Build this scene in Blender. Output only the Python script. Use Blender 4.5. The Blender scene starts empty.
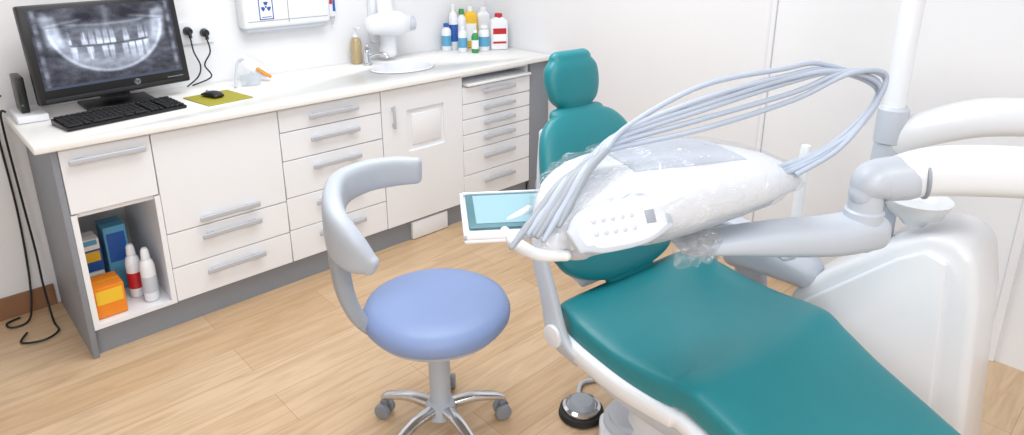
import bpy, bmesh, math, random
from mathutils import Vector, Matrix, noise
random.seed(7)
SC=bpy.context.scene
SC.view_settings.view_transform='Standard'
COL=SC.collection
# ---------------------------------------------------------------- camera
th=math.radians(17.4)
fh=Vector((.688,.7257,0)).normalized()
F=fh*math.cos(th)+Vector((0,0,-math.sin(th)))
cam=bpy.data.cameras.new('Camera'); co=bpy.data.objects.new('Camera',cam); COL.objects.link(co)
co.location=(0,0,1.62); co.rotation_euler=F.to_track_quat('-Z','Y').to_euler()
cam.lens=669/1024*36; cam.shift_y=-(217.5-140)/1024; cam.clip_start=.05
SC.camera=co
# ---------------------------------------------------------------- materials
def lin(h):
    h=h.lstrip('#'); c=[int(h[i:i+2],16)/255 for i in(0,2,4)]
    return tuple((x/12.92 if x<=.04045 else ((x+.055)/1.055)**2.4) for x in c)+(1,)
MATS={}
def mat(key,col='#ffffff',rough=.5,metal=0,bump=0,bscale=200,var=.03,trans=0,emit=0,coat=0,alpha=1):
    if key in MATS: return MATS[key]
    m=bpy.data.materials.new(key); m.use_nodes=True; nt=m.node_tree; b=nt.nodes['Principled BSDF']
    c=lin(col)
    b.inputs['Roughness'].default_value=rough; b.inputs['Metallic'].default_value=metal
    b.inputs['Transmission Weight'].default_value=trans; b.inputs['Coat Weight'].default_value=coat
    b.inputs['Alpha'].default_value=alpha
    tc=nt.nodes.new('ShaderNodeTexCoord'); n=nt.nodes.new('ShaderNodeTexNoise'); n.inputs['Scale'].default_value=6
    nt.links.new(tc.outputs['Object'],n.inputs['Vector'])
    mx=nt.nodes.new('ShaderNodeMix'); mx.data_type='RGBA'
    mx.inputs[6].default_value=c; mx.inputs[7].default_value=tuple(x*(1-var*2) for x in c[:3])+(1,)
    nt.links.new(n.outputs['Fac'],mx.inputs[0]); nt.links.new(mx.outputs[2],b.inputs['Base Color'])
    if bump:
        n2=nt.nodes.new('ShaderNodeTexNoise'); n2.inputs['Scale'].default_value=bscale
        nt.links.new(tc.outputs['Object'],n2.inputs['Vector'])
        bp=nt.nodes.new('ShaderNodeBump'); bp.inputs['Strength'].default_value=bump; bp.inputs['Distance'].default_value=.002
        nt.links.new(n2.outputs['Fac'],bp.inputs['Height']); nt.links.new(bp.outputs['Normal'],b.inputs['Normal'])
    if emit:
        b.inputs['Emission Color'].default_value=c; b.inputs['Emission Strength'].default_value=emit
    MATS[key]=m; return m
WALL=mat('wall_paint','#eeeff2',.8,bump=.05,bscale=300,var=.01)
CEIL=mat('ceiling_paint','#f4f4f4',.9)
CAB=mat('cabinet_laminate','#f1f3f7',.32,var=.01)
TOP=mat('worktop_laminate','#f3f3f1',.3,var=.015)
GREY=mat('grey_laminate','#8d929b',.5,var=.05)
HANDLE=mat('handle_satin','#c5c9d1',.4,metal=.2)
WHITE=mat('white_plastic','#eff2f7',.28,var=.01,coat=.2)
LGREY=mat('light_grey_plastic','#c8cfda',.35,var=.02)
MGREY=mat('mid_grey_plastic','#a0a7b1',.4)
SGREY=mat('stool_grey_plastic','#b9c1cc',.4,var=.02)
HOSE=mat('hose_grey','#b4bfd0',.35,var=.03)
TEAL=mat('teal_vinyl','#1c858f',.34,bump=.3,bscale=450,var=.06)
BLUE=mat('blue_vinyl','#8aa0cf',.42,bump=.25,bscale=500,var=.04)
BLACK=mat('black_plastic','#141518',.35)
BLACKM=mat('black_matte','#1d1e21',.6)
CHROME=mat('chrome','#d8dade',.12,metal=1)
STEEL=mat('steel','#9aa0a8',.3,metal=.9)
WOODB=mat('brown_wood','#9a6f50',.55,var=.15)
RED=mat('red_plastic','#c4262e',.4)
ORANGE=mat('orange_card','#f08a1c',.5)
YEL=mat('yellow_card','#f3c534',.5)
GREEN=mat('green_plastic','#3b9a56',.4)
BLUEP=mat('blue_print','#2b5fae',.45)
CYAN=mat('cyan_print','#5fa9cf',.45)
PADM=mat('olive_pad','#b3ac3c',.8,var=.08)
AMBER=mat('amber_plastic','#b7a27c',.25,coat=.3)
DARKT=mat('teal_mat','#447783',.4)
TRAYB=mat('tray_blue_paper','#93bac6',.55,var=.05)
WPAPER=mat('white_paper','#fafafa',.7)
CASTOR=mat('castor_grey','#8d929c',.4)
ORINGE=mat('orange_plastic','#ee9320',.3)
def film_mat():
    m=bpy.data.materials.new('clear_film'); m.use_nodes=True; nt=m.node_tree; nt.nodes.clear(); N=nt.nodes.new; K=nt.links.new
    o=N('ShaderNodeOutputMaterial'); t=N('ShaderNodeBsdfTransparent'); g=N('ShaderNodeBsdfGlossy'); df=N('ShaderNodeBsdfDiffuse')
    df.inputs['Color'].default_value=(.95,.97,1,1)
    g.inputs['Roughness'].default_value=.06; t.inputs['Color'].default_value=(.965,.975,.99,1)
    tc=N('ShaderNodeTexCoord'); mp=N('ShaderNodeMapping'); mp.inputs['Scale'].default_value=(.7,1.8,1.2); mp.inputs['Rotation'].default_value=(.4,.2,.5)
    n=N('ShaderNodeTexNoise'); n.inputs['Scale'].default_value=8; n.inputs['Detail'].default_value=4; n.inputs['Distortion'].default_value=3
    bp=N('ShaderNodeBump'); bp.inputs['Strength'].default_value=1; bp.inputs['Distance'].default_value=.03
    K(tc.outputs['Object'],mp.inputs[0]); K(mp.outputs[0],n.inputs['Vector']); K(n.outputs['Fac'],bp.inputs['Height'])
    K(bp.outputs['Normal'],g.inputs['Normal'])
    r=N('ShaderNodeValToRGB'); e=r.color_ramp.elements; e[0].position=.47; e[0].color=(0,0,0,1); e[1].position=.5; e[1].color=(1,1,1,1); x=e.new(.53); x.color=(0,0,0,1)
    K(n.outputs['Fac'],r.inputs[0])
    ma=N('ShaderNodeMath'); ma.operation='MULTIPLY_ADD'; ma.inputs[1].default_value=.15; ma.inputs[2].default_value=.14; K(r.outputs[0],ma.inputs[0])
    ms=N('ShaderNodeMixShader'); ms.inputs[0].default_value=.2; K(g.outputs[0],ms.inputs[1]); K(df.outputs[0],ms.inputs[2])
    mx=N('ShaderNodeMixShader'); K(ma.outputs[0],mx.inputs[0]); K(t.outputs[0],mx.inputs[1]); K(ms.outputs[0],mx.inputs[2])
    K(mx.outputs[0],o.inputs[0]); return m
FILM=film_mat()
def floor_mat():
    m=bpy.data.materials.new('oak_laminate'); m.use_nodes=True; nt=m.node_tree; b=nt.nodes['Principled BSDF']; b.inputs['Roughness'].default_value=.36
    N=nt.nodes.new; L=nt.links.new
    tc=N('ShaderNodeTexCoord'); br=N('ShaderNodeTexBrick'); br.offset=.37; br.inputs['Scale'].default_value=1
    br.inputs['Brick Width'].default_value=1.25; br.inputs['Row Height'].default_value=.19; br.inputs['Mortar Size'].default_value=.001
    br.inputs['Color1'].default_value=lin('#dcc09e'); br.inputs['Color2'].default_value=lin('#d1b18c'); br.inputs['Mortar'].default_value=lin('#b19270')
    L(tc.outputs['Object'],br.inputs['Vector'])
    mp=N('ShaderNodeMapping'); mp.inputs['Scale'].default_value=(1.3,14,1); L(tc.outputs['Object'],mp.inputs['Vector'])
    n=N('ShaderNodeTexNoise'); n.inputs['Scale'].default_value=1.8; n.inputs['Detail'].default_value=8; n.inputs['Roughness'].default_value=.6; n.inputs['Distortion'].default_value=1.2; L(mp.outputs[0],n.inputs['Vector'])
    cr=N('ShaderNodeValToRGB'); cr.color_ramp.elements[0].position=.32; cr.color_ramp.elements[0].color=(.63,.55,.47,1); cr.color_ramp.elements[1].position=.6; cr.color_ramp.elements[1].color=(1,1,1,1)
    L(n.outputs['Fac'],cr.inputs[0])
    mx=N('ShaderNodeMix'); mx.data_type='RGBA'; mx.blend_type='MULTIPLY'; mx.inputs[0].default_value=.55
    L(br.outputs['Color'],mx.inputs[6]); L(cr.outputs[0],mx.inputs[7]); L(mx.outputs[2],b.inputs['Base Color']); return m
FLOOR=floor_mat()
# ---------------------------------------------------------------- geometry helpers
class G:
    def __init__(s,v=None,f=None): s.v=v or []; s.f=f or []
    def __add__(s,o):
        k=len(s.v); return G(s.v+o.v,s.f+[tuple(i+k for i in q) for q in o.f])
    def xf(s,M): return G([M@p for p in s.v],s.f)
def fromb(bm):
    bm.verts.ensure_lookup_table(); bm.verts.index_update()
    g=G([v.co.copy() for v in bm.verts],[tuple(v.index for v in f.verts) for f in bm.faces]); bm.free(); return g
def box(a,b,bev=0,seg=2):
    bm=bmesh.new(); bmesh.ops.create_cube(bm,size=1)
    for v in bm.verts:
        v.co=Vector([(a[i]+b[i])/2+v.co[i]*abs(b[i]-a[i]) for i in range(3)])
    if bev: bmesh.ops.bevel(bm,geom=bm.edges[:],offset=bev,segments=seg,affect='EDGES',profile=.5)
    return fromb(bm)
def prism(pts,vec,bev=0,seg=2):
    bm=bmesh.new(); vs=[bm.verts.new(p) for p in pts]; f=bm.faces.new(vs)
    r=bmesh.ops.extrude_face_region(bm,geom=[f]); 
    for e in r['geom']:
        if isinstance(e,bmesh.types.BMVert): e.co+=Vector(vec)
    bmesh.ops.recalc_face_normals(bm,faces=bm.faces[:])
    if bev:
        ed=[e for e in bm.edges if e.calc_face_angle(0)>.5]
        bmesh.ops.bevel(bm,geom=ed,offset=bev,segments=seg,affect='EDGES',profile=.5)
    return fromb(bm)
def lathe(prof,c=(0,0,0),n=32,M=None,caps=True):
    v=[];f=[]
    for r,z in prof:
        for k in range(n):
            a=2*math.pi*k/n; v.append(Vector((max(r,1e-4)*math.cos(a),max(r,1e-4)*math.sin(a),z)))
    for i in range(len(prof)-1):
        for k in range(n):
            k2=(k+1)%n; f.append((i*n+k,i*n+k2,(i+1)*n+k2,(i+1)*n+k))
    if caps: f.append(tuple(range(n-1,-1,-1))); f.append(tuple((len(prof)-1)*n+k for k in range(n)))
    g=G(v,f)
    if M is not None: g=g.xf(M)
    return g.xf(Matrix.Translation(Vector(c)))
def cr(P,sub):
    out=[];n=len(P)
    P=[tuple(p) for p in P]
    for i in range(n-1):
        p0=P[max(i-1,0)];p1=P[i];p2=P[i+1];p3=P[min(i+2,n-1)]
        for s in range(sub):
            t=s/sub
            out.append(tuple(.5*(2*b+(c-a)*t+(2*a-5*b+4*c-d)*t*t+(3*b-a-3*c+d)*t**3) for a,b,c,d in zip(p0,p1,p2,p3)))
    out.append(P[-1]); return out
def sweep(P,lat=None,n=20,e=2,sub=6,rend=(1,1)):
    Q=cr(P,sub) if sub>1 else P
    C=[Vector(q[:3]) for q in Q]; rings=[]; m=len(Q)
    prevS=None; fr=[]
    for i in range(m):
        T=(C[min(i+1,m-1)]-C[max(i-1,0)]).normalized()
        if lat is not None: S=Vector(lat)
        elif prevS is None:
            S=Vector((0,0,1)).cross(T); 
            if S.length<.1: S=Vector((1,0,0))
        else: S=prevS
        S=(S-T*S.dot(T)).normalized(); U=S.cross(T); prevS=S; fr.append((T,S,U))
    def ring(c,S,U,rx,ry):
        o=[]
        for k in range(n):
            a=2*math.pi*k/n; ca,sa=math.cos(a),math.sin(a)
            x=math.copysign(abs(ca)**(2/e),ca)*rx; y=math.copysign(abs(sa)**(2/e),sa)*ry
            o.append(c+S*x+U*y)
        return o
    def ends(i,sg,amt):
        T,S,U=fr[i]; rx,ry=Q[i][3],Q[i][4]; L=min(rx,ry)*amt; o=[]
        for k in range(1,6):
            a=k/5*math.pi/2; sc=max(math.cos(a),.03)
            mn=min(rx,ry)
            o.append(ring(C[i]+T*sg*L*math.sin(a),S,U,max(rx-mn*amt*(1-sc),rx*.03) if amt<=1 else rx*sc,ry*sc if amt<=1 and rx>=ry else (max(ry-mn*amt*(1-sc),ry*.03) if amt<=1 else ry*sc)))
        return o
    if rend[0]: rings+=ends(0,-1,rend[0])[::-1]
    for i in range(m): rings.append(ring(C[i],fr[i][1],fr[i][2],Q[i][3],Q[i][4]))
    if rend[1]: rings+=ends(m-1,1,rend[1])
    v=[p for r in rings for p in r]; f=[]
    for i in range(len(rings)-1):
        for k in range(n):
            k2=(k+1)%n; f.append((i*n+k,i*n+k2,(i+1)*n+k2,(i+1)*n+k))
    f.append(tuple(range(n-1,-1,-1))); f.append(tuple((len(rings)-1)*n+k for k in range(n)))
    return G(v,f)
def tube(pts,r,n=10,sub=6): return sweep([tuple(p)+(r,r) for p in pts],n=n,sub=sub,rend=(0,0))
def cyl(a,b,r,r2=None,n=24,bev=0):
    a=Vector(a);b=Vector(b);d=b-a;L=d.length; r2=r if r2 is None else r2
    M=d.to_track_quat('Z','Y').to_matrix().to_4x4()
    pr=[(r,0),(r2,L)] if not bev else [(r-bev,0),(r-bev*.3,bev*.3),(r,bev),(r2,L-bev),(r2-bev*.3,L-bev*.3),(r2-bev,L)]
    return lathe(pr,a,n,M)
def text(s,size,M,ext=.0004):
    cu=bpy.data.curves.new('t','FONT'); cu.body=s; cu.size=size; cu.align_x='CENTER'; cu.align_y='CENTER'; cu.extrude=ext; cu.resolution_u=3
    o=bpy.data.objects.new('t',cu); COL.objects.link(o); dg=bpy.context.evaluated_depsgraph_get()
    me=bpy.data.meshes.new_from_object(o.evaluated_get(dg)); g=G([v.co.copy() for v in me.vertices],[tuple(p.vertices) for p in me.polygons])
    bpy.data.objects.remove(o); bpy.data.meshes.remove(me); return g.xf(M)
def basis(o,x,y):
    x=Vector(x).normalized(); y=Vector(y); y=(y-x*y.dot(x)).normalized(); z=x.cross(y)
    M=Matrix.Identity(4)
    for i in range(3): M[i][0]=x[i];M[i][1]=y[i];M[i][2]=z[i];M[i][3]=o[i]
    return M
def mkmesh(name,g,mt,org=(0,0,0),flat=False):
    me=bpy.data.meshes.new(name); o=Vector(org)
    me.from_pydata([p-o for p in g.v],[],g.f)
    bm=bmesh.new(); bm.from_mesh(me); bmesh.ops.recalc_face_normals(bm,faces=bm.faces[:]); bm.to_mesh(me); bm.free()
    if mt: me.materials.append(mt)
    if not flat:
        me.polygons.foreach_set('use_smooth',[True]*len(me.polygons)); me.set_sharp_from_angle(angle=math.radians(38))
    return me
def thing(name,label,cat,org,group=None):
    o=bpy.data.objects.new(name,None); o.location=org; o.empty_display_size=.05; COL.objects.link(o)
    o['label']=label; o['category']=cat
    if group: o['group']=group
    return o
def root(o):
    while o.parent: o=o.parent
    return o
def part(par,name,g,mt,label=None,flat=False):
    org=root(par).location
    ob=bpy.data.objects.new(name,mkmesh(name,g,mt,org,flat)); COL.objects.link(ob); ob.parent=par
    if label: ob['label']=label
    return ob
def single(name,g,mt,label,cat,org,group=None):
    ob=bpy.data.objects.new(name,mkmesh(name,g,mt,org)); ob.location=org; COL.objects.link(ob); ob['label']=label; ob['category']=cat
    if group: ob['group']=group
    return ob
def struct(name,g,mt):
    ob=bpy.data.objects.new(name,mkmesh(name,g,mt,flat=True)); COL.objects.link(ob); ob['kind']='structure'; return ob
# ---------------------------------------------------------------- room
X0,X1,Y0,Y1,H=-2.3,2.95,-2.4,3.38,2.65
struct('floor',box((X0,Y0,-.1),(X1,Y1,0)),FLOOR)
struct('ceiling',box((X0,Y0,H),(X1,Y1,H+.1)),CEIL)
struct('wall_back',box((X0-.1,Y1,-.1),(X1+.1,Y1+.1,H+.1)),WALL)
struct('wall_right',box((X1,Y0,-.1),(X1+.1,Y1,H+.1)),WALL)
struct('wall_left',box((X0-.1,Y0,-.1),(X0,Y1,H+.1)),WALL)
struct('wall_front',box((X0-.1,Y0-.1,-.1),(X1+.1,Y0,H+.1)),WALL)
struct('baseboard_back',box((X0,Y1-.014,0),(.345,Y1,.1),.003),WOODB)
struct('baseboard_right',box((X1-.012,1.40,0),(X1,2.72,.05),.003),CAB)
struct('door_1',box((X1-.02,.36,.012),(X1,1.375,2.1),.004),CAB)
struct('trim_1',box((X1-.03,1.375,0),(X1,1.395,2.12),.003),CAB)
struct('trim_2',box((X1-.03,.33,0),(X1,.36,2.12),.003)+box((X1-.014,-.6,0),(X1,.33,2.12)),CAB)
# ---------------------------------------------------------------- counter units
FY=2.78
def carcass(x0,x1,z0,z1,front=FY+.02,top=True,extra=None):
    t=.016; g=box((x0,front,z0),(x0+t,3.36,z1))+box((x1-t,front,z0),(x1,3.36,z1))+box((x0+t,front,z0),(x1-t,3.36,z0+t))+box((x0+t,3.344,z0+t),(x1-t,3.36,z1))
    if top: g=g+box((x0+t,front,z1-t),(x1-t,3.344,z1))
    return g
def front(par,name,x0,x1,z0,z1,hz=None,vert=None,hl=.25):
    o=part(par,name,box((x0+.002,FY,z0+.002),(x1-.002,FY+.018,z1-.002),.002,1),CAB)
    xc=(x0+x1)/2
    if hz is not None:
        g=sweep([(xc-hl/2,FY-.022,hz,.011,.005),(xc+hl/2,FY-.022,hz,.011,.005)],lat=(0,0,1),e=4,sub=2,n=16,rend=(.8,.8))
        for sx in(-1,1): g=g+box((xc+sx*hl*.36-.016,FY-.02,hz-.009),(xc+sx*hl*.36+.016,FY,hz+.009),.003)
        part(o,'handle',g,HANDLE,'satin grey bar handle')
    return o
xs=[.382,.69,1.21,1.74,2.26,2.785]
u=thing('base_cabinet','narrow white cabinet with a top drawer above an open shelf niche','cabinet',(.54,3.07,.12))
part(u,'body',carcass(xs[0],xs[1],.12,.866)+box((xs[0]+.016,FY+.02,.59),(xs[1]-.016,3.344,.606))+box((xs[0],FY,.12),(xs[0]+.02,FY+.02,.606))+box((xs[1]-.02,FY,.12),(xs[1],FY+.02,.606))+box((xs[0]+.02,FY,.12),(xs[1]-.02,FY+.02,.138)),CAB)
front(u,'drawer',xs[0],xs[1],.61,.862,.815)
u=thing('base_cabinet','wide white cabinet with a large flap door above two drawers','cabinet',(.95,3.07,.12))
part(u,'body',carcass(xs[1],xs[2],.12,.866),CAB)
front(u,'door',xs[1],xs[2],.43,.862,.465)
front(u,'drawer',xs[1],xs[2],.275,.43,.385); front(u,'drawer',xs[1],xs[2],.12,.275,.222)
u=thing('base_cabinet','white drawer cabinet with five graduated drawers','cabinet',(1.47,3.07,.12))
part(u,'body',carcass(xs[2],xs[3],.12,.866),CAB)
zz=[.862,.755,.62,.44,.28,.12]
for i in range(5): front(u,'drawer',xs[2],xs[3],zz[i+1],zz[i],zz[i]-.05)
u=thing('base_cabinet','white sink cabinet with a door that has a square recess','cabinet',(2.0,3.07,.12))
part(u,'body',carcass(xs[3],xs[4],.12,.866,top=False),CAB)
rx0,rx1,rz0,rz1=1.89,2.13,.515,.74
g=box((xs[3]+.002,FY,.122),(rx0,FY+.018,.86))+box((rx1,FY,.122),(xs[4]-.002,FY+.018,.86))+box((rx0,FY,.122),(rx1,FY+.018,rz0))+box((rx0,FY,rz1),(rx1,FY+.018,.86))+box((rx0,FY+.012,rz0),(rx1,FY+.018,rz1))
d=part(u,'door',g,CAB)
part(d,'recess_panel',box((rx0+.035,FY+.004,rz0+.03),(rx1-.02,FY+.013,rz1-.03),.004),CAB)
part(d,'handle',box((1.80,FY-.022,.66),(1.812,FY-.012,.78),.003)+box((1.80,FY-.014,.67),(1.812,FY,.685))+box((1.80,FY-.014,.755),(1.812,FY,.77)),HANDLE,'vertical satin grey bar handle')
u=thing('base_cabinet','white drawer cabinet with six drawers below an open pull-out slot','cabinet',(2.52,3.07,.12))
part(u,'body',carcass(xs[4],xs[5],.12,.866)+box((xs[4]+.016,FY+.02,.79),(xs[5]-.016,3.344,.80)),CAB)
part(u,'pull_out_shelf',box((xs[4]+.02,FY-.03,.805),(xs[5]-.02,3.25,.818),.002),CAB)
zz=[.795,.70,.612,.523,.43,.28,.12]
for i in range(6): front(u,'drawer',xs[4],xs[5],zz[i+1],zz[i],(zz[i]-.035 if i<4 else zz[i]-.055),hl=.24)
single('end_panel',box((.36,FY,0),(.381,3.37,.868),.001),GREY,'grey laminate panel closing the open end of the counter','panel',(.37,3.07,0))
single('filler_panel',box((2.787,FY,0),(2.945,FY+.02,.868),.001),GREY,'grey laminate filler strip between drawers and wall','panel',(2.86,2.79,0))
single('plinth',box((.382,FY+.03,0),(2.786,FY+.048,.118)),GREY,'grey kickboard running under the white cabinets','kickboard',(1.5,2.82,0))
single('floor_vent_panel',box((1.90,FY+.008,.005),(2.14,FY+.03,.105),.003),CAB,'small white panel in front of the grey kickboard','panel',(2.02,2.79,.005))
# worktop with sink hole
wt=bpy.data.objects.new('worktop',mkmesh('worktop',box((.31,2.745,.87),(2.945,3.378,.90),.006,3),TOP,(1.6,3.06,.87))); wt.location=(1.6,3.06,.87); COL.objects.link(wt)
wt['label']='long white laminate worktop running over all the cabinets'; wt['category']='worktop'
SX,SY=2.06,3.05; EX,EY=.18,.14
cu=bpy.data.objects.new('c',mkmesh('c',lathe([(1,-.1),(1,.1)],(0,0,0),48,Matrix.Diagonal((EX,EY,1,1))),None)); cu.location=(SX,SY,.885); COL.objects.link(cu)
bo=wt.modifiers.new('b','BOOLEAN'); bo.object=cu; bo.operation='DIFFERENCE'; bo.solver='EXACT'
bpy.context.view_layer.update(); dg=bpy.context.evaluated_depsgraph_get(); me=bpy.data.meshes.new_from_object(wt.evaluated_get(dg)); wt.modifiers.clear(); wt.data=me; bpy.data.objects.remove(cu)
sk=thing('sink','white oval basin set into the worktop','sink',(SX,SY,.76))
E=Matrix.Diagonal((EX,EY,1,1))
part(sk,'basin',lathe([(1.04,.902),(1.0,.906),(.96,.903),(.93,.88),(.85,.80),(.6,.765),(.12,.76),(.12,.755),(.63,.758),(.9,.79),(.985,.88),(.99,.900),(1.04,.902)],(SX,SY,0),48,E,caps=False),WHITE)
part(sk,'drain',lathe([(.022,.759),(.022,.764),(.012,.765)],(SX,SY,0),20),CHROME)
# faucet
fc=thing('faucet','chrome mixer tap beside the oval basin','faucet',(1.96,3.24,.9))
part(fc,'body',lathe([(.026,.901),(.026,.91),(.02,.915),(.02,.96),(.022,.975),(.018,.99),(.005,.995)],(1.96,3.24,0),24),CHROME)
part(fc,'spout',tube([(1.965,3.235,.945),(1.99,3.20,.965),(2.02,3.16,.965),(2.03,3.145,.945)],.011),CHROME)
part(fc,'lever',sweep([(1.96,3.24,.992,.012,.006),(1.94,3.21,1.005,.01,.005),(1.92,3.17,1.02,.008,.004)],lat=(1,0,0),n=12),CHROME)
# soap dispenser
sd=thing('soap_dispenser','amber soap bottle with a pump beside the tap','soap dispenser',(1.94,3.32,.9))
part(sd,'bottle',lathe([(.026,.901),(.031,.906),(.031,1.02),(.025,1.04),(.013,1.05)],(1.94,3.32,0),24),AMBER)
part(sd,'pump',lathe([(.016,1.05),(.016,1.065),(.006,1.067),(.006,1.10)],(1.94,3.32,0),16)+box((1.93,3.275,1.098),(1.95,3.33,1.11),.004),WHITE)
# ---------------------------------------------------------------- monitor
ML=Vector((.405,3.09,.965)); MR=Vector((1.0,3.19,.965)); mx=(MR-ML).normalized(); mw=(MR-ML).length
mn=Vector((mx.y,-mx.x,0)); mu=(Vector((0,0,1))-mn*.12).normalized()
MB=basis(ML,mx,mu)   # z = toward viewer
def mb(a,b,bev=0): return box(a,b,bev).xf(MB)
mo=thing('computer_monitor','black all-in-one computer showing a panoramic dental X-ray','monitor',(.69,3.26,.901))
Hh=.385
part(mo,'casing',mb((0,0,-.04),(mw,Hh,0),.008),BLACK)
part(mo,'stand',box((.57,3.16,.9015),(.84,3.35,.912),.004)+sweep([(.71,3.29,.92,.06,.009),(.71,3.30,1.0,.05,.012),(.705,3.225,1.08,.05,.012)],lat=(1,0,0),e=4,n=16,rend=(0,1)),BLACK)
part(mo,'speaker_bar',mb((.02,.006,0),(mw-.02,.022,.003),.001),BLACKM)
sx0,sx1,sy0,sy1=.028,mw-.028,.055,Hh-.02
NX,NY=220,140; v=[];f=[];cols=[]
def sm(x,a,b): 
    t=max(0,min(1,(x-a)/(b-a))); return t*t*(3-2*t)
def xr(u_,v_):
    n1=noise.noise(Vector((u_*3,v_*3,1)))*.11+noise.noise(Vector((u_*9,v_*9,3)))*.11+noise.noise(Vector((u_*26,v_*26,3)))*.06
    c=.17+n1
    au=abs(u_)
    c+=.30*math.exp(-(au/.68)**4)*math.exp(-((v_+.05)/.60)**4)
    r=math.hypot(u_/.84,(v_-.50)/1.30); band=sm(r,.60,.84)*(1-sm(r,.98,1.03))
    if v_<.5: c+=(.24*band+.24*math.exp(-((r-.965)/.03)**2))*(1-.35*sm(v_,.1,.5))
    for s in(-1,1):
        q=abs(u_*s-(.74+.07*v_))
        if u_*s>0 and v_>-.2: c+=.36*(1-sm(q,.06,.15))*(1-sm(v_,.72,.86))*sm(v_,-.2,.1)
        c+=.34*math.exp(-(((u_-s*.82)/.06)**2+((v_-.80)/.09)**2))
        c+=.20*math.exp(-((v_-(.66-.25*(u_*s-.4)))/.035)**2)*(sm(u_*s,.25,.4)*(1-sm(u_*s,.8,.9)))
        c+=.12*math.exp(-(((u_-s*.60)/.16)**2+((v_-.80)/.15)**2))
    v0=-.05+.16*u_*u_
    c+=.20*math.exp(-((v_-(v0+.55))/.035)**2)*(1-sm(au,.5,.62))
    for s in(-1,1): c-=.20*math.exp(-(((u_-s*.32)/.15)**2+((v_-.72)/.12)**2))
    c+=.16*math.exp(-(u_/.05)**2)*sm(v_,.2,.6)
    w=1-sm(au,.52,.60)
    for sg in(1,-1):
        d_=(v_-v0)*sg
        if d_>0:
            ph=(u_*(10.5-2.0*au)+ (0 if sg>0 else .45)+.12*noise.noise(Vector((u_*3,sg,0)))); fx=abs((ph%1)-.5)*2
            idx=int(math.floor(ph)); hsh=(math.sin(idx*12.9+sg*4)*43758.5)%1; hs2=(math.sin(idx*7.7+sg*9)*9758.5)%1
            wd=.98-1.0*max(0,d_-.15); tooth=1-sm(fx,max(wd-.4,.03),max(wd,.2))
            ln=.38+.14*hs2
            if hsh<=.86:
                c+=w*tooth*(.24*sm(d_,.01,.05)*(1-sm(d_,ln-.16,ln+.04)))
                c+=w*tooth*.18*sm(d_,.015+.03*hs2,.05+.03*hs2)*(1-sm(d_,.13,.22))
                c-=w*.10*(1-sm(fx,.04,.16))*sm(d_,.12,.16)*(1-sm(d_,ln-.1,ln))
                if hs2>.55: c+=w*tooth*.40*sm(d_,.02,.04)*(1-sm(d_,.07+.08*hsh,.10+.08*hsh))
                elif hs2<.15: c+=w*(1-sm(fx,.1,.22))*.4*sm(d_,.10,.14)*(1-sm(d_,ln-.06,ln))
            else: c-=.06*w*(1-sm(d_,.15,.2))
    c-=.16*math.exp(-((v_-v0)/.018)**2)*w
    c+=.30*sm(au,.90,.95)*(1-sm(au,.965,1.0))*(.65+.35*math.sin(v_*16))
    return max(.01,min(1,c))
for j in range(NY):
    for i in range(NX):
        v.append(MB@Vector((sx0+(sx1-sx0)*i/(NX-1),sy0+(sy1-sy0)*j/(NY-1),.0012)))
        uu=-1+2*i/(NX-1); vv=-1+2*j/(NY-1)
        if vv<-.93: c=(.05,.07,.12)
        else:
            g_=xr(uu*1.02,(vv-.03)/.97); g_=g_**1.8; c=(g_*.84,g_*.93,min(1,g_*1.12+.012))
        cols.append(c)
for j in range(NY-1):
    for i in range(NX-1): a=j*NX+i; f.append((a,a+1,a+NX+1,a+NX))
scr=part(mo,'screen',G(v,f),None,'screen with a black and white panoramic dental X-ray')
ca=scr.data.color_attributes.new('xray','FLOAT_COLOR','POINT')
for i,c in enumerate(cols): ca.data[i].color=(c[0],c[1],c[2],1)
m=bpy.data.materials.new('xray_screen'); m.use_nodes=True; nt=m.node_tree; b=nt.nodes['Principled BSDF']; at=nt.nodes.new('ShaderNodeVertexColor'); at.layer_name='xray'
nt.links.new(at.outputs[0],b.inputs['Emission Color']); b.inputs['Emission Strength'].default_value=1.05; b.inputs['Base Color'].default_value=(.01,.01,.012,1); b.inputs['Roughness'].default_value=.35
scr.data.materials.append(m)
lg=lathe([(.013,0),(.013,.0008)],(0,0,0),28).xf(MB@Matrix.Translation((mw*.62,.036,.0005)))
lo_=part(mo,'logo_badge',lg,STEEL,'round silver maker badge')
part(lo_,'logo_lettering',text('hp',.021,MB@Matrix.Translation((mw*.62,.038,.0018))),BLACK)
part(mo,'ports',mb((mw-.10,.03,0),(mw-.03,.034,.001)),STEEL)
# keyboard
KM=Matrix.Translation((.655,2.985,.9))@Matrix.Rotation(math.radians(9),4,'Z')
kb=thing('keyboard','black full-size computer keyboard on the worktop','keyboard',(.655,2.985,.9))
part(kb,'body',prism([KM@Vector(p) for p in[(-.228,-.078,.002),(-.228,.078,.002),(-.228,.078,.026),(-.228,-.078,.014)]],KM.to_3x3()@Vector((.456,0,0)),.003),BLACK)
kg=G()
for r in range(6):
    yy=-.062+r*.024+(0.006 if r==5 else 0); zt=.017+(yy+.078)*.077
    for (a,b_) in[(-.22,.075),(.085,.135),(.145,.222)]:
        k=int(round((b_-a)/.0195)); w=(b_-a)/k
        if r==0 and a<0:
            for (p,q) in[(-.22,-.165),(-.162,-.14),(-.135,-.02),(-.015,.02),(.025,.075)]: kg=kg+box((p,yy-.009,zt-.002),(q-.002,yy+.009,zt+.005),.0015,1)
            continue
        for i in range(k): kg=kg+box((a+i*w,yy-.009,zt-.002),(a+(i+1)*w-.002,yy+.009,zt+.005),.0015,1)
part(kb,'keys',kg.xf(KM),BLACKM)
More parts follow.
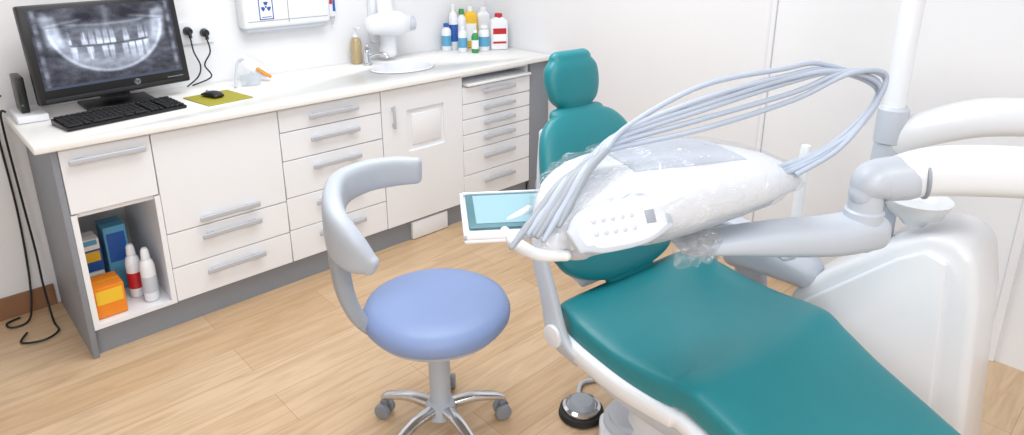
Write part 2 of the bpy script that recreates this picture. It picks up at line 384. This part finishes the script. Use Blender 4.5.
# mouse + pad
PM=Matrix.Translation((1.05,3.03,.9))@Matrix.Rotation(math.radians(8),4,'Z')
single('mouse_pad',box((-.10,-.115,.001),(.11,.115,.005),.002,1).xf(PM),PADM,'olive yellow mouse pad under the mouse','mouse pad',(1.05,3.03,.9))
ms=thing('computer_mouse','small black computer mouse on the olive pad','mouse',(1.03,3.06,.906))
part(ms,'body',sweep([(1.05,3.01,.916,.026,.010),(1.045,3.04,.919,.031,.015),(1.035,3.075,.917,.030,.013),(1.027,3.10,.914,.026,.008)],lat=(1,.2,0),n=24),BLACK)
part(ms,'wheel',cyl((1.027,3.09,.926),(1.035,3.091,.926),.006),MGREY)
# router
ro=thing('network_box','black network device on a white box beside the monitor','router',(.37,3.24,.9))
part(ro,'base',box((.325,3.12,.901),(.43,3.32,.93),.006),WHITE)
part(ro,'tower',box((.350,3.17,.931),(.38,3.29,1.075),.006),BLACK)
part(ro,'status_light',box((.355,3.168,.96),(.361,3.17,.966)),GREEN)
# goggles
gg=thing('protective_glasses','clear protective glasses with an orange side piece on the worktop','glasses',(1.30,3.22,.9))
part(gg,'frame',tube([(1.19,3.17,.905),(1.215,3.21,.96),(1.25,3.26,1.01),(1.29,3.28,1.01),(1.315,3.27,.96),(1.29,3.23,.92),(1.25,3.19,.91)],.006),LGREY)
part(gg,'temple',sweep([(1.28,3.28,1.015,.022,.004),(1.33,3.26,.97,.03,.004),(1.37,3.23,.925,.02,.004)],lat=(.3,.2,1),n=14),WHITE)
part(gg,'side_piece',sweep([(1.335,3.24,.965,.016,.008),(1.38,3.21,.925,.015,.008)],n=14),ORINGE,'orange side piece')
part(gg,'lens',sweep([(1.22,3.18,.93,.028,.0015),(1.27,3.15,.935,.03,.0015),(1.31,3.16,.93,.026,.0015)],lat=(0,0,1),n=14),mat('clear_lens','#cfd8e2',.1,alpha=.45))
# ---------------------------------------------------------------- wall items
so=thing('wall_socket','white double power socket with black plugs on the wall','socket',(1.11,3.38,1.15))
part(so,'plate',box((1.03,3.366,1.10),(1.19,3.379,1.21),.004),WHITE)
for x,z in((1.07,1.165),(1.145,1.15)):
    part(so,'plug',cyl((x,3.366,z),(x,3.335,z),.021,.017,bev=.004)+cyl((x,3.34,z),(x,3.33,z-.03),.008),BLACK,'black plug')
part(so,'cord',tube([(1.07,3.335,1.14),(1.075,3.33,1.07),(1.10,3.34,1.0),(1.08,3.33,.95),(1.02,3.32,.91)],.0035),BLACK)
part(so,'cord',tube([(1.145,3.335,1.12),(1.15,3.33,1.06),(1.12,3.34,1.0),(1.14,3.33,.94),(1.05,3.34,.908)],.0035),BLACK)
dv=thing('xray_control_box','white wall-mounted X-ray control box with a warning sign','control box',(1.55,3.38,1.13))
part(dv,'housing',box((1.315,3.30,1.15),(1.79,3.379,1.62),.018,3),WHITE)
part(dv,'lower_lip',box((1.33,3.315,1.13),(1.775,3.375,1.16),.01,3),LGREY)
part(dv,'seam',box((1.55,3.2985,1.17),(1.553,3.301,1.60))+box((1.34,3.2985,1.185),(1.77,3.301,1.188)),MGREY)
def signplate(par,x0,x1,z0,z1,y):
    s=part(par,'sign',box((x0,y-.002,z0),(x1,y,z1)),WPAPER,'white card with a blue radiation trefoil')
    w=.005; g=box((x0+.003,y-.003,z0+.003),(x1-.003,y-.002,z0+.003+w))+box((x0+.003,y-.003,z1-.003-w),(x1-.003,y-.002,z1-.003))+box((x0+.003,y-.003,z0+.003),(x0+.003+w,y-.002,z1-.003))+box((x1-.003-w,y-.003,z0+.003),(x1-.003,y-.002,z1-.003))
    xc=(x0+x1)/2; zc=(z0+z1)/2+.006; r1=(x1-x0)*.32
    M=basis((xc,y-.0025,zc),(1,0,0),(0,0,1))
    g=g+lathe([(r1*.2,0),(r1*.2,.001)],(0,0,0),16).xf(M)
    for k in range(3):
        a0=math.radians(90+120*k-30); pts=[]
        for i in range(7): a=a0+math.radians(60)*i/6; pts.append(Vector((r1*math.cos(a),r1*math.sin(a),0)))
        for i in range(6,-1,-1): a=a0+math.radians(60)*i/6; pts.append(Vector((r1*.34*math.cos(a),r1*.34*math.sin(a),0)))
        g=g+prism([M@p for p in pts],(0,-.001,0))
    g=g+box((x0+.015,y-.003,z0+.014),(x1-.015,y-.002,z0+.018))
    part(s,'sign_print',g,BLUEP)
signplate(dv,1.395,1.475,1.19,1.31,3.30)
hs=thing('hand_switch','small white hand switch with a red mark hanging on the wall','switch',(1.82,3.38,1.18))
part(hs,'body',box((1.80,3.345,1.17),(1.85,3.379,1.30),.008),WHITE)
part(hs,'button',box((1.81,3.342,1.24),(1.825,3.346,1.27)),RED); part(hs,'mark',box((1.828,3.342,1.20),(1.842,3.346,1.26)),BLUEP)
part(hs,'cord',tube([(1.82,3.36,1.17),(1.822,3.355,1.13),(1.84,3.36,1.16),(1.85,3.37,1.3),(1.85,3.375,1.6)],.003),LGREY)
# x-ray tube head on wall
xt=thing('xray_tube_head','white rounded X-ray head on a wall bracket above the sink','x-ray unit',(2.13,3.38,1.0))
part(xt,'wall_bracket',box((2.06,3.33,1.0),(2.20,3.379,1.4),.012),WHITE)
part(xt,'head',sweep([(2.01,3.23,1.12,.055,.055),(2.09,3.23,1.12,.07,.07),(2.16,3.23,1.115,.07,.07),(2.22,3.23,1.11,.05,.05)],lat=(0,1,0),n=28,e=2.4),WHITE)
part(xt,'head_band',cyl((2.115,3.23,1.1185),(2.125,3.23,1.1178),.0715),LGREY)
part(xt,'collimator',cyl((2.22,3.22,1.11),(2.265,3.21,1.11),.045,.04,bev=.005),LGREY)
part(xt,'column',sweep([(2.11,3.25,1.07,.045,.04),(2.12,3.27,1.0,.045,.045),(2.12,3.28,.945,.055,.05)],lat=(1,0,0),n=24,rend=(1,.5)),WHITE)
part(xt,'arm',sweep([(2.12,3.28,1.18,.05,.04),(2.13,3.31,1.28,.045,.04),(2.13,3.32,1.42,.04,.04)],lat=(1,0,0),n=20),WHITE)
# ---------------------------------------------------------------- bottles
def bottle(x,y,r,h,bm,cm,lab,labm,capn=.025,sq=False):
    o=thing('bottle',lab,'bottle',(x,y,.9),'cleaning bottles in the corner of the worktop'); z=.901
    if sq: g=sweep([(x,y,z+.004,r,r*.7),(x,y,z+h*.72,r,r*.7),(x,y,z+h*.84,r*.75,r*.55),(x,y,z+h*.9,r*.4,r*.4)],lat=(1,-.6,0),e=5,n=28,sub=5,rend=(.15,0))
    else: g=lathe([(r*.9,z),(r,z+.006),(r,z+h*.72),(r*.8,z+h*.8),(r*.42,z+h*.86),(r*.42,z+h*.9)],(x,y,0),28)
    part(o,'body',g,bm)
    part(o,'cap',lathe([(capn*.9,z+h*.87),(capn,z+h*.88),(capn*.92,z+h*.99),(capn*.7,z+h)],(x,y,0),20),cm)
    if sq:
        S=Vector((1,-.6,0)).normalized(); N=Vector((-.6,-1,0)).normalized()
        M=basis(Vector((x,y,z+h*.38))+N*(r*.7+.0015),S,(0,0,1))
        l=part(o,'label_sticker',box((-r*.75,-h*.2,-.001),(r*.75,h*.22,.0005)).xf(M),labm)
        part(l,'label_band',box((-r*.75,-h*.14,.0004),(r*.75,h*.06,.001)).xf(M),WPAPER)
    else:
        part(o,'label_sticker',lathe([(r*1.01,z+h*.18),(r*1.015,z+h*.19),(r*1.015,z+h*.55),(r*1.01,z+h*.56)],(x,y,0),28),labm)
bottle(2.575,3.31,.030,.17,WHITE,BLUEP,'white bottle with a blue label and cap',CYAN,.018)
bottle(2.64,3.32,.028,.28,WHITE,WHITE,'tall white bottle with a blue label',BLUEP,.014)
bottle(2.615,3.20,.028,.16,WHITE,WHITE,'small white bottle with a pale blue label',CYAN,.015)
bottle(2.69,3.30,.028,.25,WHITE,GREEN,'tall white bottle with a green cap',WPAPER,.018)
bottle(2.655,3.130,.022,.14,GREEN,WHITE,'small green bottle with a white cap',WPAPER,.014)
bottle(2.76,3.30,.045,.26,YEL,WHITE,'yellow canister with a white cap',WPAPER,.02,True)
bottle(2.745,3.15,.034,.16,WHITE,WHITE,'white tub with a pale blue band',CYAN,.026)
bottle(2.85,3.13,.056,.225,WHITE,RED,'white canister with a red cap and red label',RED,.026,True)
bottle(2.87,3.30,.045,.25,WHITE,WHITE,'white canister with a blank label by the wall',WPAPER,.024,True)
# ---------------------------------------------------------------- niche content
def carton(x0,x1,y0,y1,z0,z1,m,lab,m2):
    o=thing('carton',lab,'box',((x0+x1)/2,(y0+y1)/2,z0))
    part(o,'carton_body',box((x0,y0,z0),(x1,y1,z1),.002,1),m)
    part(o,'printed_panel',box((x0+.008,y0-.001,z0+(z1-z0)*.45),(x1-.008,y0,z0+(z1-z0)*.9)),m2)
    part(o,'flap_seam',box((x0,(y0+y1)/2-.001,z1),(x1,(y0+y1)/2+.001,z1+.0008)),m2)
carton(.405,.515,2.82,2.95,.139,.27,ORANGE,'orange and yellow cardboard box on the open shelf',YEL)
carton(.405,.49,3.0,3.12,.139,.26,WPAPER,'white and green cardboard box on the open shelf',GREEN)
carton(.41,.495,3.01,3.11,.262,.36,BLUEP,'blue box stacked on another box',YEL)
carton(.412,.49,3.0,3.10,.362,.41,WPAPER,'flat white box on top of the blue box',CYAN)
carton(.515,.60,3.03,3.15,.139,.43,CYAN,'tall pale blue cardboard box',BLUEP)
def spray(x,y,lab,cm,lm):
    o=thing('spray_bottle',lab,'bottle',(x,y,.139),'spray bottles on the open shelf'); z=.139
    part(o,'body',lathe([(.026,z),(.029,z+.006),(.029,z+.15),(.024,z+.175),(.013,z+.19)],(x,y,0),24),WHITE)
    part(o,'label_sticker',lathe([(.0292,z+.04),(.0296,z+.042),(.0296,z+.11),(.0292,z+.112)],(x,y,0),24),lm)
    part(o,'cap',lathe([(.016,z+.188),(.018,z+.19),(.015,z+.225),(.010,z+.235)],(x,y,0),20),cm)
spray(.615,2.85,'white spray bottle with a grey label on the open shelf',WHITE,LGREY)
spray(.582,2.93,'white spray bottle with a red label on the open shelf',WHITE,RED)
# cables
for i,P in enumerate([[(.315,3.355,.98),(.285,3.355,.95),(.275,3.36,.86),(.28,3.36,.5),(.27,3.36,.22),(.25,3.33,.06),(.22,3.27,.008),(.16,3.26,.008),(.15,3.31,.008),(.20,3.33,.008)],
    [(.315,3.32,.915),(.30,3.32,.92),(.295,3.325,.85),(.30,3.32,.55),(.305,3.31,.3),(.30,3.27,.15),(.30,3.2,.01),(.30,3.10,.008),(.24,3.06,.008),(.17,3.10,.008),(.20,3.17,.008)]]):
    single('power_cable',tube(P,.0045,n=8),BLACK,'black cable hanging from the worktop down to the floor','cable',P[-1],'black cables beside the counter')
# ---------------------------------------------------------------- stool
SC_=Vector((1.12,1.53,0)); st=thing('dental_stool','blue round stool with a grey curved arm support on castors','stool',(1.12,1.53,0))
part(st,'seat',lathe([(.05,.425),(.20,.425),(.222,.432),(.234,.45),(.235,.468),(.226,.488),(.20,.502),(.15,.508),(.08,.506),(.0,.504)],SC_,56),BLUE,'blue vinyl cushion')
part(st,'seat_pan',lathe([(.03,.395),(.17,.40),(.205,.412),(.212,.428),(.19,.43)],SC_,48),SGREY)
part(st,'column',lathe([(.075,.397),(.06,.385),(.045,.365),(.043,.33),(.036,.325),(.034,.12),(.05,.11),(.055,.07),(.03,.06)],SC_,32),SGREY)
for k in range(5):
    a=math.radians(46+72*k); d=Vector((math.cos(a),math.sin(a),0)); p=lambda r,z:tuple(SC_+d*r+Vector((0,0,z)))
    lg=part(st,'leg',sweep([p(.03,.095)+(.022,.018),p(.11,.105)+(.02,.014),p(.19,.09)+(.017,.011),p(.215,.08)+(.015,.009)],lat=(-d.y,d.x,0),n=16,e=3),CHROME,'chrome leg')
    t=Vector((-d.y,d.x,0)); c=SC_+d*.215
    g=G()
    for s in(-1,1): g=g+cyl(c+t*(s*.009)+Vector((0,0,.029)),c+t*(s*.028)+Vector((0,0,.029)),.028,bev=.005)
    part(lg,'castor',g+cyl(c+Vector((0,0,.03)),c+Vector((0,0,.078)),.010),CASTOR,'grey twin castor')
band=sweep([(1.205,1.735,.86,.045,.02),(1.14,1.775,.862,.05,.024),(1.05,1.795,.862,.052,.026),(.95,1.775,.855,.056,.028),(.885,1.71,.83,.066,.032),(.850,1.63,.785,.075,.034),(.855,1.56,.745,.062,.03),(.88,1.51,.715,.03,.02)],lat=(0,0,1),n=28,e=3.2,rend=(1,1))
part(st,'arm_support',band,SGREY,'curved light grey padded support')
part(st,'arm_bracket',sweep([(.853,1.64,.74,.035,.03),(.858,1.65,.66,.034,.028),(.868,1.64,.56,.036,.026),(.90,1.62,.475,.036,.022),(.96,1.59,.42,.035,.016),(1.06,1.55,.40,.03,.012)],lat=(.3,1,0),n=20,e=3.2),MGREY)
# ---------------------------------------------------------------- dental chair
L_=Vector((.995,-.1,0)); D_=Vector((-.1,-.995,0)); CO=Vector((1.65,1.15,0))
def CH(u_,v_,z): return CO+L_*u_+D_*v_+Vector((0,0,z))
def cp(u_,v_,z,a,b_): return tuple(CH(u_,v_,z))+(a,b_)
dc=thing('dental_chair','teal upholstered dental treatment chair with a white base','dental chair',tuple(CH(0,.3,0)))
part(dc,'seat',sweep([cp(.01,-.02,.49,.31,.04),cp(.01,.06,.478,.335,.05),cp(.01,.20,.461,.34,.05),cp(.005,.33,.467,.335,.05),cp(0,.43,.482,.327,.05),cp(-.005,.48,.484,.32,.05),cp(-.01,.53,.471,.312,.05),cp(-.02,.64,.437,.297,.047),cp(-.03,.78,.40,.282,.045),cp(-.04,.93,.362,.265,.042),cp(-.05,1.08,.33,.25,.038)],lat=L_,n=56,e=6,rend=(1,1)),TEAL,'teal vinyl seat and leg rest')
part(dc,'seat_shell',sweep([cp(0,.0,.435,.30,.035),cp(0,.06,.425,.345,.04),cp(0,.25,.41,.35,.04),cp(0,.45,.415,.34,.035),cp(-.02,.58,.39,.32,.03),cp(-.03,.80,.335,.29,.025),cp(-.045,1.06,.29,.25,.02)],lat=L_,n=48,e=5,rend=(1,1)),WHITE)
part(dc,'backrest',sweep([cp(.015,-.04,.535,.11,.025),cp(.015,-.05,.56,.20,.038),cp(.015,-.08,.61,.27,.045),cp(.015,-.14,.71,.29,.046),cp(.015,-.215,.84,.24,.042),cp(.015,-.27,.95,.203,.038),cp(.015,-.30,1.0,.163,.034),cp(.015,-.315,1.02,.12,.028)],lat=L_,n=44,e=3,rend=(1,1)),TEAL,'teal vinyl backrest')
part(dc,'backrest_shell',sweep([cp(0,-.10,.52,.16,.02),cp(0,-.155,.65,.27,.022),cp(.01,-.21,.75,.26,.022),cp(.01,-.27,.87,.21,.02),cp(.01,-.32,.97,.16,.018)],lat=L_,n=36,e=3,rend=(1,1)),LGREY)
part(dc,'headrest',sweep([cp(.02,-.335,1.045,.075,.03),cp(.02,-.34,1.07,.10,.038),cp(.02,-.35,1.12,.115,.04),cp(.02,-.36,1.17,.112,.038),cp(.02,-.365,1.20,.09,.03)],lat=L_,n=36,e=2.8,rend=(1,1)),TEAL,'teal vinyl headrest')
part(dc,'headrest_bar',sweep([cp(.02,-.32,.93,.03,.008),cp(.02,-.37,1.02,.03,.008),cp(.02,-.395,1.12,.03,.008)],lat=L_,n=16,e=4),STEEL)
part(dc,'side_hinge',sweep([cp(-.315,-.13,.74,.020,.012),cp(-.33,-.10,.67,.028,.014),cp(-.34,-.04,.56,.033,.016),cp(-.345,.01,.45,.042,.018),cp(-.33,.08,.40,.03,.014)],lat=D_,n=20,e=3),LGREY,'light grey side hinge')
part(dc,'hinge_cap',cyl(CH(-.36,.01,.46),CH(-.375,.01,.46),.036,bev=.005),WHITE)
part(dc,'armrest',sweep([cp(.36,-.03,.62,.03,.014),cp(.37,.08,.66,.035,.017),cp(.365,.22,.655,.035,.016),cp(.34,.33,.63,.03,.012)],lat=L_,n=20,e=3),LGREY,'light grey armrest')
part(dc,'armrest_support',sweep([cp(.37,.06,.65,.02,.015),cp(.38,.03,.56,.022,.016),cp(.36,.03,.45,.025,.018)],lat=D_,n=16,e=3),LGREY)
part(dc,'lift_column',sweep([cp(0,.28,.40,.16,.18),cp(0,.26,.28,.13,.15),cp(0,.24,.12,.14,.15),cp(0,.24,.06,.17,.17)],lat=L_,n=36,e=4,rend=(0,0)),WHITE)
part(dc,'base_plate',prism([CH(a,b_,.0) for a,b_ in[(-.22,.08),(-.14,.0),(.18,-.04),(.26,.0),(.28,.5),(.2,.72),(-.18,.72),(-.26,.5)]],(0,0,.06),.015,3),WHITE)
part(dc,'base_ring',lathe([(.10,.06),(.10,.075),(.085,.085),(.085,.10),(.07,.105)],CH(-.08,.10,0),36),LGREY)
part(dc,'side_arm',sweep([cp(-.30,.10,.39,.03,.02),cp(-.26,.22,.33,.035,.022),cp(-.18,.4,.26,.04,.025)],lat=(0,0,1),n=18,e=3),LGREY)
# foot control
c=Vector((1.52,1.25,0))
fc=thing('foot_control','black round foot control with a silver ring beside the chair base','foot control',c)
part(fc,'base',lathe([(.075,.001),(.08,.006),(.076,.025),(.055,.032)],c,40),BLACKM)
part(fc,'ring',lathe([(.060,.028),(.066,.03),(.066,.04),(.056,.046),(.05,.04)],c,40),CHROME)
part(fc,'pedal',lathe([(.05,.036),(.046,.05),(.038,.06),(.0,.062)],c,32),MGREY)
part(fc,'hose',tube([c+Vector(p) for p in[(.04,.05,.02),(.12,.10,.012),(.2,.06,.010),(.28,.02,.010)]],.008),LGREY)
# ---------------------------------------------------------------- treatment unit
tu=thing('treatment_unit','white dental unit cabinet with lamp pole and instrument arm','dental unit',(2.22,.5,0))
prof=[(.25,.0),(.86,0),(.87,.12),(.82,.44),(.72,.55),(.55,.71),(.45,.775),(.38,.78),(.33,.74),(.30,.60)]
part(tu,'cabinet',prism([(2.10,y,z) for y,z in prof],(.27,0,0),.03,4),WHITE)
part(tu,'side_cover',prism([(2.08,y,z) for y,z in[(.34,.06),(.82,.06),(.82,.16),(.77,.43),(.52,.68),(.45,.73),(.39,.71)]],(.025,0,0),.01,3),WHITE)
part(tu,'rear_cover',sweep([(2.16,.80,.50,.07,.05),(2.14,.92,.52,.08,.06),(2.12,1.04,.50,.06,.05)],lat=(1,0,0),n=20,e=3),LGREY)
part(tu,'rear_leg',sweep([(2.14,1.0,.50,.06,.05),(2.16,.98,.3,.05,.05),(2.16,.95,.0,.05,.06)],lat=(1,0,0),n=20,e=3,rend=(1,0)),LGREY)
sp=part(tu,'spittoon',lathe([(.03,.76),(.045,.78),(.075,.80),(.092,.835),(.095,.845),(.088,.84),(.07,.812),(.03,.80)],(2.19,.52,0),36),WHITE,'white spittoon bowl')
part(tu,'pole',lathe([(.032,.6),(.032,2.62)],(2.25,.645,0),28),WHITE,'tall white lamp pole')
part(tu,'pole_collar',lathe([(.036,.98),(.045,.985),(.045,1.09),(.036,1.10)],(2.25,.645,0),28)+lathe([(.06,.66),(.06,.80),(.045,.84),(.04,.985)],(2.25,.645,0),28),LGREY)
part(tu,'lower_post',lathe([(.018,.45),(.018,.93),(.014,.94)],(2.16,.86,0),20),WHITE)
part(tu,'link_arm',sweep([(2.25,.645,.985,.05,.04),(2.30,.54,1.045,.055,.045),(2.37,.42,1.085,.058,.048),(2.46,.26,1.09,.055,.045),(2.46,.08,1.08,.055,.045),(2.36,-.03,1.05,.055,.045)],lat=(0,0,1),n=24,e=2.6),WHITE)
part(tu,'elbow',cyl((2.34,-.04,.97),(2.34,-.04,1.12),.06,bev=.012),LGREY)
part(tu,'upper_arm',sweep([(1.88,.52,.985,.052,.05),(1.94,.44,1.015,.062,.06),(2.02,.31,1.03,.064,.062),(2.14,.14,1.03,.06,.06),(2.33,-.03,1.02,.055,.055)],lat=(0,0,1),n=28,e=2.8),WHITE)
part(tu,'arm_joint',sweep([(1.82,.56,.95,.035,.035),(1.835,.55,.975,.05,.052),(1.86,.535,.985,.056,.056),(1.90,.49,.995,.058,.058)],lat=(0,0,1),n=26,e=2.4),LGREY)
part(tu,'joint_ring',lathe([(.060,-.005),(.064,-.003),(.064,.003),(.060,.005)],(1.925,.455,1.005),28,Vector((.5,-.85,.1)).normalized().to_track_quat('Z','Y').to_matrix().to_4x4()),MGREY)
part(tu,'pivot_post',lathe([(.035,.79),(.046,.80),(.046,.87),(.05,.875),(.05,.90),(.043,.905),(.043,.96),(.03,.965)],(1.835,.555,0),30),LGREY)
part(tu,'head_arm',sweep([(1.86,.545,.84,.06,.05),(1.76,.60,.835,.062,.048),(1.62,.68,.845,.058,.042),(1.48,.76,.855,.055,.028),(1.38,.82,.86,.05,.02)],lat=(.38,.925,0),n=26,e=3),LGREY)
# instrument console
dh=thing('instrument_console','white instrument console wrapped in clear film with grey hoses','instrument console',(1.38,.88,.90))
e_=Vector((.925,-.38,0)); n_=Vector((.38,.925,0)); HC=Vector((1.05,1.02,0))
def hp(t,w,z,a,b_): p=HC+e_*t+n_*w; return (p.x,p.y,z,a,b_)
hl=[hp(-.005,-.10,.955,.05,.04),hp(.03,-.085,.968,.085,.058),hp(.09,-.05,.984,.13,.074),hp(.18,-.01,.996,.168,.084),hp(.30,0,1.004,.178,.084),hp(.42,0,1.008,.17,.074),hp(.56,0,1.008,.15,.06),hp(.67,0,1.0,.11,.04)]
part(dh,'housing',sweep(hl,lat=n_,n=44,e=2.8,rend=(1,1)),WHITE)
part(dh,'underside_shell',sweep([(x,y,z-b_*.42,a*.95,b_*.72) for x,y,z,a,b_ in hl[1:-1]],lat=n_,n=36,e=2.6,rend=(1,1)),LGREY)
part(dh,'top_recess',sweep([hp(.22,.02,1.083,.10,.007),hp(.36,.02,1.085,.11,.007),hp(.54,.02,1.068,.09,.006)],lat=n_,n=32,e=4,rend=(1,1)),LGREY)
fw=sweep([(x,y,z+.004,a*1.06,b_*1.12) for x,y,z,a,b_ in hl],lat=n_,n=80,e=2.6,sub=16,rend=(1,1))
for i,p in enumerate(fw.v):
    a=noise.noise(Vector((p.x*14+p.z*25,p.y*14,p.z*10))); q=(1-abs(a)*2.2)*.010+noise.noise(p*30)*.003
    d=(p-Vector((1.35,.9,1.0))); d.z*=2; fw.v[i]=p+d.normalized()*q
part(dh,'film_cover',fw,FILM,'clear plastic film')
nrm=(-n_*.84-e_*.22+Vector((0,0,.55))).normalized()
PMx=basis(HC+e_*.125-n_*.170+Vector((0,0,1.005)),e_,nrm.cross(e_))
pp=part(dh,'control_panel',sweep([(-.115,-.022,0,.030,.008),(-.07,-.006,.004,.052,.009),(.04,.004,.006,.058,.009),(.12,.008,.002,.038,.008)],lat=(0,1,0),n=28,e=3).xf(PMx),LGREY,'light grey membrane control panel')
part(pp,'panel_face',sweep([(-.10,-.018,.004,.024,.007),(-.07,-.006,.008,.042,.008),(.04,.004,.010,.050,.008),(.105,.008,.006,.032,.007)],lat=(0,1,0),n=28,e=3).xf(PMx),WHITE)
for i in range(5):
    for j in range(2):
        part(pp,'button',lathe([(.006,.014),(.006,.0185),(.004,.0195)],(-.07+i*.023,-.016+j*.028,0),16).xf(PMx),LGREY,'small grey button')
part(pp,'display',box((.055,-.012,.014),(.080,.018,.0185),.001).xf(PMx),MGREY)
part(dh,'handle',sweep([hp(.0,-.16,.945,.012,.012),hp(-.05,-.11,.935,.015,.015),hp(-.07,-.02,.93,.015,.015),hp(-.06,.06,.93,.012,.012),hp(.02,.10,.945,.012,.012)],lat=(0,0,1),n=16),WHITE)
# tray
TB=basis((1.085,1.14,.93),(.80,-.60,0),(.60,.80,0))@Matrix.Diagonal((1.1,1.0,1,1))
tr=thing('instrument_tray','white tray with pale blue paper beside the console','tray',(1.085,1.14,.92))
part(tr,'tray_plate',box((-.12,-.15,-.006),(.12,.125,.004),.004).xf(TB)+box((-.12,-.15,.004),(-.112,.125,.014),.002).xf(TB)+box((.112,-.15,.004),(.12,.125,.014),.002).xf(TB)+box((-.12,-.15,.004),(.12,-.142,.014),.002).xf(TB)+box((-.12,.117,.004),(.12,.125,.014),.002).xf(TB),WHITE)
part(tr,'insert',box((-.107,-.10,.005),(.107,.114,.012),.003).xf(TB),DARKT,'dark teal rim insert')
part(tr,'paper',box((-.090,-.080,.012),(.090,.098,.0135),.0005,1).xf(TB),TRAYB,'muted pale blue paper')
# hoses and handpieces
base=[(.875,.925,.985),(1.035,.94,1.075),(1.20,.955,1.115),(1.39,.81,1.172),(1.63,.69,1.222),(1.75,.61,1.272),(1.835,.56,1.262),(1.81,.565,1.18),(1.72,.61,1.09),(1.61,.66,1.03)]
OFF=[(.016,-.008,.002),(.012,-.006,.006),(.012,-.006,.012),(.006,.004,.017),(-.004,.008,.015),(-.006,.012,.004),(.004,.004,-.009),(-.010,.010,-.018),(-.016,.018,-.010),(-.010,.02,-.0)]
for i in range(6):
    P=[]
    for k,p in enumerate(base):
        j=Vector((random.uniform(-1,1),random.uniform(-1,1),random.uniform(-1,1)))*(.008 if 3<=k<9 else .002)
        P.append(Vector(p)+Vector(OFF[k])*i+j)
    P[0]+= (P[1]-P[0])*(.06*((i*3)%4))
    Q=[P[1].lerp(P[2],.35)]+P[2:]
    h=part(dh,'hose',tube([tuple(q) for q in Q],.0068,n=12,sub=8),HOSE,'pale grey silicone hose')
    part(h,'handpiece',sweep([tuple(P[0])+(.006,.006),tuple(P[0].lerp(P[1],.3))+(.009,.009),tuple(P[0].lerp(P[1],.5))+(.008,.008),tuple(P[1])+(.0105,.0105),tuple(P[1].lerp(P[2],.42))+(.009,.009)],n=14,rend=(1,1)),[MGREY,HOSE,MGREY][i%3],'grey handpiece')
# hanging film scraps
for (x,y,z) in[(1.30,.77,.885),(1.34,.755,.885),(1.38,.75,.885)]:
    g=sweep([(x,y,z+.03,.03,.018),(x+.005,y,z-.01,.03,.010),(x,y+.005,z-.05,.014,.006)],lat=(1,-.6,0),n=30,sub=8,rend=(0,0))
    for i,p in enumerate(g.v): g.v[i]=p+Vector((noise.noise(p*40),noise.noise(p*40+Vector((5,0,0))),0))*.012
    part(dh,'film_scrap',g,FILM,'loose hanging plastic film')
# ---------------------------------------------------------------- lights
def area(name,loc,rot,sx,sy,en,col=(1,1,1)):
    l=bpy.data.lights.new(name,'AREA'); l.shape='RECTANGLE'; l.size=sx; l.size_y=sy; l.energy=en; l.color=col
    o=bpy.data.objects.new(name,l); o.location=loc; o.rotation_euler=rot; COL.objects.link(o)
area('ceiling_panel_light',(1.3,1.9,2.63),(0,0,0),1.6,1.2,41,(.955,.98,1))
area('ceiling_panel_light',(.6,-.4,2.63),(0,0,0),1.6,1.2,35,(.955,.98,1))
area('fill_light',(-1.6,-1.6,1.7),(math.radians(80),0,math.radians(-45)),1.6,1.4,40,(.94,.97,1))  # soft fill lamp added behind the camera; the room has no window there
w=bpy.data.worlds.new('World'); SC.world=w; w.use_nodes=True; w.node_tree.nodes['Background'].inputs[0].default_value=(.9,.95,1,1); w.node_tree.nodes['Background'].inputs[1].default_value=.3
